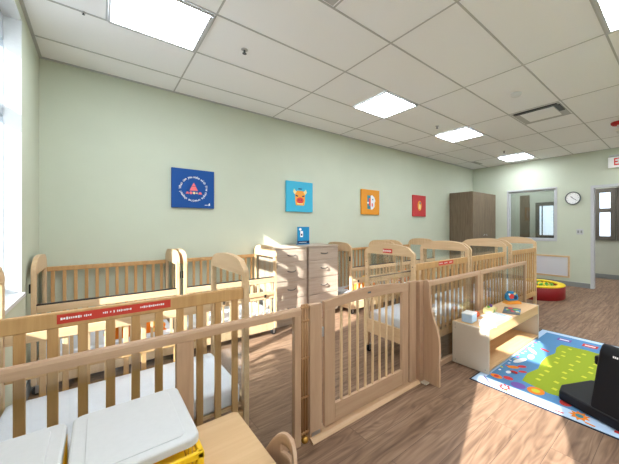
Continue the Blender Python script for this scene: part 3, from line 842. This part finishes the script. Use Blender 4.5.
# ---------------------------------------------------------------- rug
b = BM()
RX0, RX1, RY0, RY1 = 2.37, 4.20, -1.5, 1.235
mats = ['rug_sky', 'rug_edge', 'rug_blue', 'rug_green', 'rug_yellow', 'rug_orange', 'rug_red', 'rug_purple', 'rug_white', 'rug_pale', 'teal']
box(b, RX0, RX1, RY0, RY1, 0.0005, .0045, 0, 1)
def lay(pts, z, mi): prism(b, pts, 2, z, z+.0003, mi)
def rect(x0, x1, y0, y1): return [(x0, y0), (x1, y0), (x1, y1), (x0, y1)]
e = .012
lay(rect(RX0+e, RX1-e, RY0+e, RY1-e), .0046, 9)
lay(rect(RX0+.13, RX1-.09, RY0+.13, RY1-.08), .0050, 2)
# wavy green field
g = []
gx0, gx1, gy0, gy1 = 2.64, 3.80, -1.15, .93
for k in range(10): g.append((gx0+.025*math.sin(k*1.9), gy0+(gy1-gy0)*k/10))
for k in range(7): g.append((gx0+.03+(gx1-gx0)*k/7, gy1+.02*math.sin(k*2.2)))
for k in range(10): g.append((gx1+.025*math.sin(k*1.6), gy1-(gy1-gy0)*k/10))
for k in range(7): g.append((gx1-(gx1-gx0)*k/7, gy0+.02*math.sin(k*2)))
lay(g, .0054, 3)
for i in range(9):
    for j in range(16):
        x = gx0+.09+i*.118+(.05 if j % 2 else 0)+.012*math.sin(i*5+j*3); y = gy0+.08+j*.128+.012*math.cos(i*3+j*7)
        if x > gx1-.06: continue
        lay([(x-.020, y-.016), (x+.012, y-.020), (x+.020, y+.012), (x-.010, y+.020)], .0058, 4)
def flower(x, y, r, mi, mc, n=8, z=.0062):
    pts = [(x+(r if k % 2 else r*.62)*math.cos(PI*k/n), y+(r if k % 2 else r*.62)*math.sin(PI*k/n)) for k in range(2*n)]
    lay(pts, z, mi); lay([(x+r*.38*math.cos(PI*k/6), y+r*.38*math.sin(PI*k/6)) for k in range(12)], z+.0004, mc)
def blob(x, y, rx, ry, mi, z=.0062, a=0):
    lay([(x+rx*math.cos(q)*math.cos(a)-ry*math.sin(q)*math.sin(a), y+rx*math.cos(q)*math.sin(a)+ry*math.sin(q)*math.cos(a)) for q in [PI*k/8 for k in range(16)]], z, mi)
# along the near edge
for x, y, r, mi, mc, n in ((2.46, .50, .062, 5, 10, 9), (2.45, .98, .055, 6, 8, 9), (2.46, -.1, .06, 6, 4, 9), (2.46, -.7, .06, 5, 4, 9)): flower(x, y, r, mi, mc, n)
for k in range(3): lay([(2.41+k*.02, 1.08+k*.02), (2.42+k*.02, 1.075+k*.02), (2.47+k*.02, 1.13+k*.02), (2.46+k*.02, 1.135+k*.02)], .0062, 7)
lay([(2.43, .66), (2.44, .66), (2.44, .86), (2.43, .86)], .0062, 6); lay([(2.43, .22), (2.45, .22), (2.46, .32), (2.43, .32)], .0062, 6)
# inner border: cars, trains, blobs
for x, y, rx, ry, mi in ((2.58, 1.10, .05, .035, 5), (2.56, .92, .055, .05, 7), (2.58, .80, .06, .06, 5), (2.62, 1.02, .04, .03, 6), (2.72, 1.06, .06, .04, 2), (2.76, 1.03, .035, .03, 6), (2.86, 1.07, .05, .03, 5), (2.93, 1.02, .04, .025, 6), (2.83, .98, .035, .02, 6),
                      (3.05, 1.08, .09, .03, 8), (3.22, 1.04, .07, .03, 9), (3.38, 1.08, .08, .025, 8), (3.5, 1.0, .05, .02, 6), (2.57, .60, .04, .05, 6), (2.56, .40, .05, .05, 5), (2.55, .15, .05, .06, 7), (2.58, -.1, .05, .05, 4)):
    blob(x, y, rx, ry, mi, a=x*3)
for k in range(14): blob(2.545+.07*((k*7) % 5)/5, -.95+k*.075, .014, .020, (6, 8, 4, 7)[k % 4], .0063, k)
for k in range(16): blob(2.72+k*.066, 1.13+.012*math.sin(k*2), .016, .010, (8, 4, 6, 9)[k % 4], .0063, k)
for k in range(12): lay([(2.395+.01*(k % 2), -.95+k*.17), (2.41+.01*(k % 2), -.955+k*.17), (2.415, -.90+k*.17), (2.40, -.90+k*.17)], .0064, (6, 7, 5)[k % 3])
blob(2.58, .80, .03, .03, 4, .0066); blob(2.58, 1.10, .02, .02, 6, .0066); blob(2.73, 1.06, .03, .02, 8, .0066)
for y in (.95, .72, .48, .22, 0): 
    lay(rect(3.93, 4.02, y-.07, y+.06), .0062, 6 if int(y*100) % 2 == 0 else 7); lay(rect(3.96, 3.99, y-.05, y+.04), .0066, 8)
b_ = b
o = centred('rug', b_, mats); o.location.z = .0005
tag(o, 'colourful play rug with green field and light blue border', 'rug')

# ---------------------------------------------------------------- black floor seat
t = thing('floor_seat', 'black foam floor seat with tall back standing on the rug', 'floor seat', (2.61, .40, .008), math.radians(-21))
b = BM(); prism(b, [(-.12, -.42), (.34, -.42), (.34, .13), (.27, .24), (-.02, .27), (-.12, .22)], 2, 0, .07)
bmesh.ops.bevel(b, geom=b.edges[:], offset=.015, segments=3, affect='EDGES', profile=.5); obj('seat', b, 'foam', t)
b = BM(); prism(b, [(-.115, .06), (-.035, .06), (.075, .43), (.065, .465), (.02, .475), (-.012, .43)], 1, -.42, .02)
bmesh.ops.bevel(b, geom=b.edges[:], offset=.018, segments=3, affect='EDGES', profile=.5); bk = obj('backrest', b, 'foam', t)
b = BM(); box(b, .17, .31, -.03, .16, .24, .31, .015); obj('armrest', b, 'foam', t)
b = BM()
# small white mark on the back
for k in range(3):
    y0 = -.075-k*.011
    p = [(y0, .412), (y0+.008, .412), (y0+.008, .424), (y0, .424)]
    vs = [b.verts.new((-.115+.103*(z-.06)/.37-.0015, y, z)) for y, z in p]; b.faces.new(vs)
    vs2 = [b.verts.new((v.co.x-.0008, v.co.y, v.co.z)) for v in vs]; b.faces.new(vs2[::-1])
    for q in range(4): b.faces.new([vs[q], vs2[q], vs2[(q+1) % 4], vs[(q+1) % 4]])
mk = obj('mark', b, 'ink', bk)

# ---------------------------------------------------------------- ball pit
t = thing('ball_pit', 'round red vinyl ball pit with yellow rim beyond the cribs', 'ball pit', (6.2, 1.917, 0))
b = BM(); lathe(b, [(.44, 0), (.45, .01), (.45, .215), (.44, .222), (.34, .222), (.33, .215), (.33, .06)], 48); obj('pit_wall', b, 'redvinyl', t)
b = BM()
lathe(b, [(.34, .2225), (.445, .2225), (.452, .228), (.452, .238), (.44, .245), (.34, .245), (.33, .238)], 48, closed=True)
obj('rim', b, 'yelvinyl', t)
b = BM(); random.seed(4)
for k in range(70):
    a = random.uniform(0, 2*PI); r = .29*math.sqrt(random.random()); ball(b, (r*math.cos(a), r*math.sin(a), .175+random.uniform(0, .026)), .036, 1, 8, k % 4)
pb = obj('play_balls', b, ['green_ball', 'toy_green', 'yelvinyl', 'redvinyl'], t); pb['kind'] = 'stuff'

# ---------------------------------------------------------------- foreground table, crates, chair
TX0, TX1, TY0, TY1, TZ = -.36, .472, .58, 1.345, .46
t = thing('play_table', 'low birch table in the foreground carrying the two crates', 'table', ((TX0+TX1)/2, (TY0+TY1)/2, 0))
hx, hy2 = (TX1-TX0)/2, (TY1-TY0)/2
b = BM()
def rrect(hx, hy, r, n=5):
    pts = []
    for cx, cy, a0 in ((hx-r, hy-r, 0), (-hx+r, hy-r, PI/2), (-hx+r, -hy+r, PI), (hx-r, -hy+r, 3*PI/2)):
        for k in range(n+1): a = a0+PI/2*k/n; pts.append((cx+r*math.cos(a), cy+r*math.sin(a)))
    return pts
prism(b, rrect(hx, hy2, .025), 2, TZ-.025, TZ)
bmesh.ops.bevel(b, geom=[e for e in b.edges if abs(e.verts[0].co.z-e.verts[1].co.z) < 1e-6], offset=.004, segments=2, affect='EDGES', profile=.5)
obj('tabletop', b, 'table', t)
b = BM(); box(b, -hx+.06, hx-.06, -hy2+.06, -hy2+.08, TZ-.09, TZ-.0255); box(b, -hx+.06, hx-.06, hy2-.08, hy2-.06, TZ-.09, TZ-.0255)
box(b, -hx+.06, -hx+.08, -hy2+.08, hy2-.08, TZ-.09, TZ-.0255); box(b, hx-.08, hx-.06, -hy2+.08, hy2-.08, TZ-.09, TZ-.0255); obj('table_apron', b, 'maple_x', t)
for sx in (-1, 1):
    for sy in (-1, 1):
        b = BM(); cyl(b, (sx*(hx-.05), sy*(hy2-.05), 0), (sx*(hx-.05), sy*(hy2-.05), TZ-.0255), .02, 16, .024); obj('leg', b, 'maple_z', t)

def crate(x0, x1, y0, y1, lab, lidoff=.035):
    H = .165
    t = thing('plastic_crate', lab, 'crate', ((x0+x1)/2, (y0+y1)/2, TZ+.0005))
    hx, hy = (x1-x0)/2, (y1-y0)/2
    b = BM(); box(b, -hx, hx, -hy, hy, 0, .012, .003)
    for z0, z1 in ((.045, .06), (.145, H)):
        for s in (-1, 1):
            ya, yb = sorted((s*hy, s*(hy-.014))); box(b, -hx, hx, ya, yb, z0, z1, .003)
            xa, xb = sorted((s*hx, s*(hx-.014))); box(b, xa, xb, -hy+.014, hy-.014, z0, z1, .003)
    for sx in (-1, 1):
        for sy in (-1, 1):
            xa, xb = sorted((sx*hx, sx*(hx-.02))); ya, yb = sorted((sy*hy, sy*(hy-.02))); box(b, xa, xb, ya, yb, .005, H, .004)
    n = 7
    for k in range(1, n):
        x = -hx+2*hx*k/n
        for s in (-1, 1): box(b, x-.004, x+.004, min(s*hy, s*(hy-.009)), max(s*hy, s*(hy-.009)), .01, .15)
        y = -hy+2*hy*k/n
        for s in (-1, 1): box(b, min(s*hx, s*(hx-.009)), max(s*hx, s*(hx-.009)), y-.004, y+.004, .01, .15)
    obj('crate_body', b, 'yellow', t)
    b = BM()
    lx, ly = hx-.001, hy-.004
    prism(b, [(x, y+lidoff) for x, y in rrect(lx, ly-lidoff*.0, .03)], 2, H+.001, H+.026)
    bmesh.ops.bevel(b, geom=[e for e in b.edges if abs(e.verts[0].co.z-e.verts[1].co.z) < 1e-6 and e.verts[0].co.z > H+.02], offset=.008, segments=3, affect='EDGES', profile=.5)
    l = obj('lid', b, 'lid', t)
    b = BM(); prism(b, [(x, y+lidoff) for x, y in rrect(lx-.035, ly-.028, .02)], 2, H+.0262, H+.029); 
    bmesh.ops.bevel(b, geom=[e for e in b.edges if abs(e.verts[0].co.z-e.verts[1].co.z) < 1e-6 and e.verts[0].co.z > H+.028], offset=.002, segments=2, affect='EDGES', profile=.5)
    obj('lid_panel', b, 'lid', l)
    return t
crate(-.064, .238, .945, 1.32, 'yellow slatted plastic crate with white lid, right of the two on the table')
crate(-.372+.0, -.074, .935, 1.31, 'yellow plastic crate with white lid, left of the two, cut by the photo edge')

# child's chair with a bent plywood back
t = thing('toddler_chair', 'small bent plywood chair tucked at the end of the table', 'chair', (.426, .955, 0))
b = BM()
R, th = .165, .012
na, nz = 24, 16
def shell(r, k, q):
    a = -.78+1.56*k/na
    zt_ = .53-.12*abs(a/.78)**2.4
    z = .30+(zt_-.30)*q/nz
    return (-.075+r*math.cos(a), r*math.sin(a), z)
hole = lambda k, q: (8 <= k <= 15 and 11 <= q <= 12)
V = {}
for k in range(na+1):
    for q in range(nz+1):
        V[0, k, q] = b.verts.new(shell(R, k, q)); V[1, k, q] = b.verts.new(shell(R+th, k, q))
for k in range(na):
    for q in range(nz):
        if hole(k, q): continue
        f = b.faces.new([V[0, k, q], V[0, k, q+1], V[0, k+1, q+1], V[0, k+1, q]]); f.smooth = True
        f = b.faces.new([V[1, k, q], V[1, k+1, q], V[1, k+1, q+1], V[1, k, q+1]]); f.smooth = True
        for (a1, a2, ok) in (((k, q), (k+1, q), q == 0 or hole(k, q-1)), ((k+1, q), (k+1, q+1), k == na-1 or hole(k+1, q)), ((k+1, q+1), (k, q+1), q == nz-1 or hole(k, q+1)), ((k, q+1), (k, q), k == 0 or hole(k-1, q))):
            if ok: b.faces.new([V[0, a1[0], a1[1]], V[0, a2[0], a2[1]], V[1, a2[0], a2[1]], V[1, a1[0], a1[1]]])
obj('backrest', b, 'birch_z', t)
b = BM(); prism(b, [(x-.06, y) for x, y in rrect(.125, .125, .04)], 2, .27, .286); obj('seat', b, 'birch_x', t)
for s in (-1, 1):
    b = BM(); cyl(b, (-.155, s*.10, 0), (-.145, s*.09, .27), .012, 12); obj('leg', b, 'maple_z', t)
    b = BM(); cyl(b, (.085, s*.115, 0), (.045, s*.095, .27), .012, 12); cyl(b, (.045, s*.095, .26), (.052, s*.105, .35), .011, 12); obj('leg', b, 'maple_z', t)

# ---------------------------------------------------------------- light
w = bpy.data.worlds.new('sky'); scene.world = w; w.use_nodes = True
nt = w.node_tree; bg = nt.nodes['Background']
bg.inputs['Color'].default_value = (.88, .94, 1.0, 1); bg.inputs['Strength'].default_value = 1.7
s = bpy.data.lights.new('sun', 'SUN'); s.energy = 13.5; s.angle = math.radians(.6); s.color = (1, .97, .93)
so = bpy.data.objects.new('sun', s); COL.objects.link(so)
az = math.radians(20.5)
d = Vector((math.cos(az), math.sin(az), -.6*math.cos(az))).normalized()
so.rotation_euler = d.to_track_quat('-Z', 'Y').to_euler(); so.location = (-3, -1, 3)
# unseen panel added to light the hall; its copy brightens it further
t = thing('ceiling_light', 'unseen light panel added to light the room behind the right wall', 'ceiling light', (8.7, 2.0, 2.68))
b = BM(); box(b, -.3, .3, -.3, .3, 0, .0195); obj('light_frame', b, 'tbar', t)
b = BM(); box(b, -.28, .28, -.28, .28, -.004, -.0003); obj('diffuser', b, 'panel', t)

t2 = copy_tree(t); t2.location = (8.7, 3.3, 2.68); t2['label'] = 'second unseen light panel added to brighten the room behind the interior window'
# ---------------------------------------------------------------- camera
cd = bpy.data.cameras.new('camera'); co = bpy.data.objects.new('camera', cd); COL.objects.link(co)
cd.sensor_width = 36; cd.sensor_fit = 'HORIZONTAL'; cd.lens = 294.0/619*36
cd.shift_x = -(353.-309.5)/619; cd.shift_y = (226.6-232)/619
cd.clip_start = .05
yaw = .714
co.location = (0, 0, 1.287)
co.rotation_euler = (PI/2, 0, -(PI/2-yaw)+0)
fd = Vector((math.sin(yaw), math.cos(yaw), 0))
co.rotation_euler = fd.to_track_quat('-Z', 'Y').to_euler()
scene.camera = co
vs = scene.view_settings
vs.view_transform = 'Standard'; vs.look = 'None'; vs.gamma = 1; vs.use_curve_mapping = False
vs.exposure = 0.68
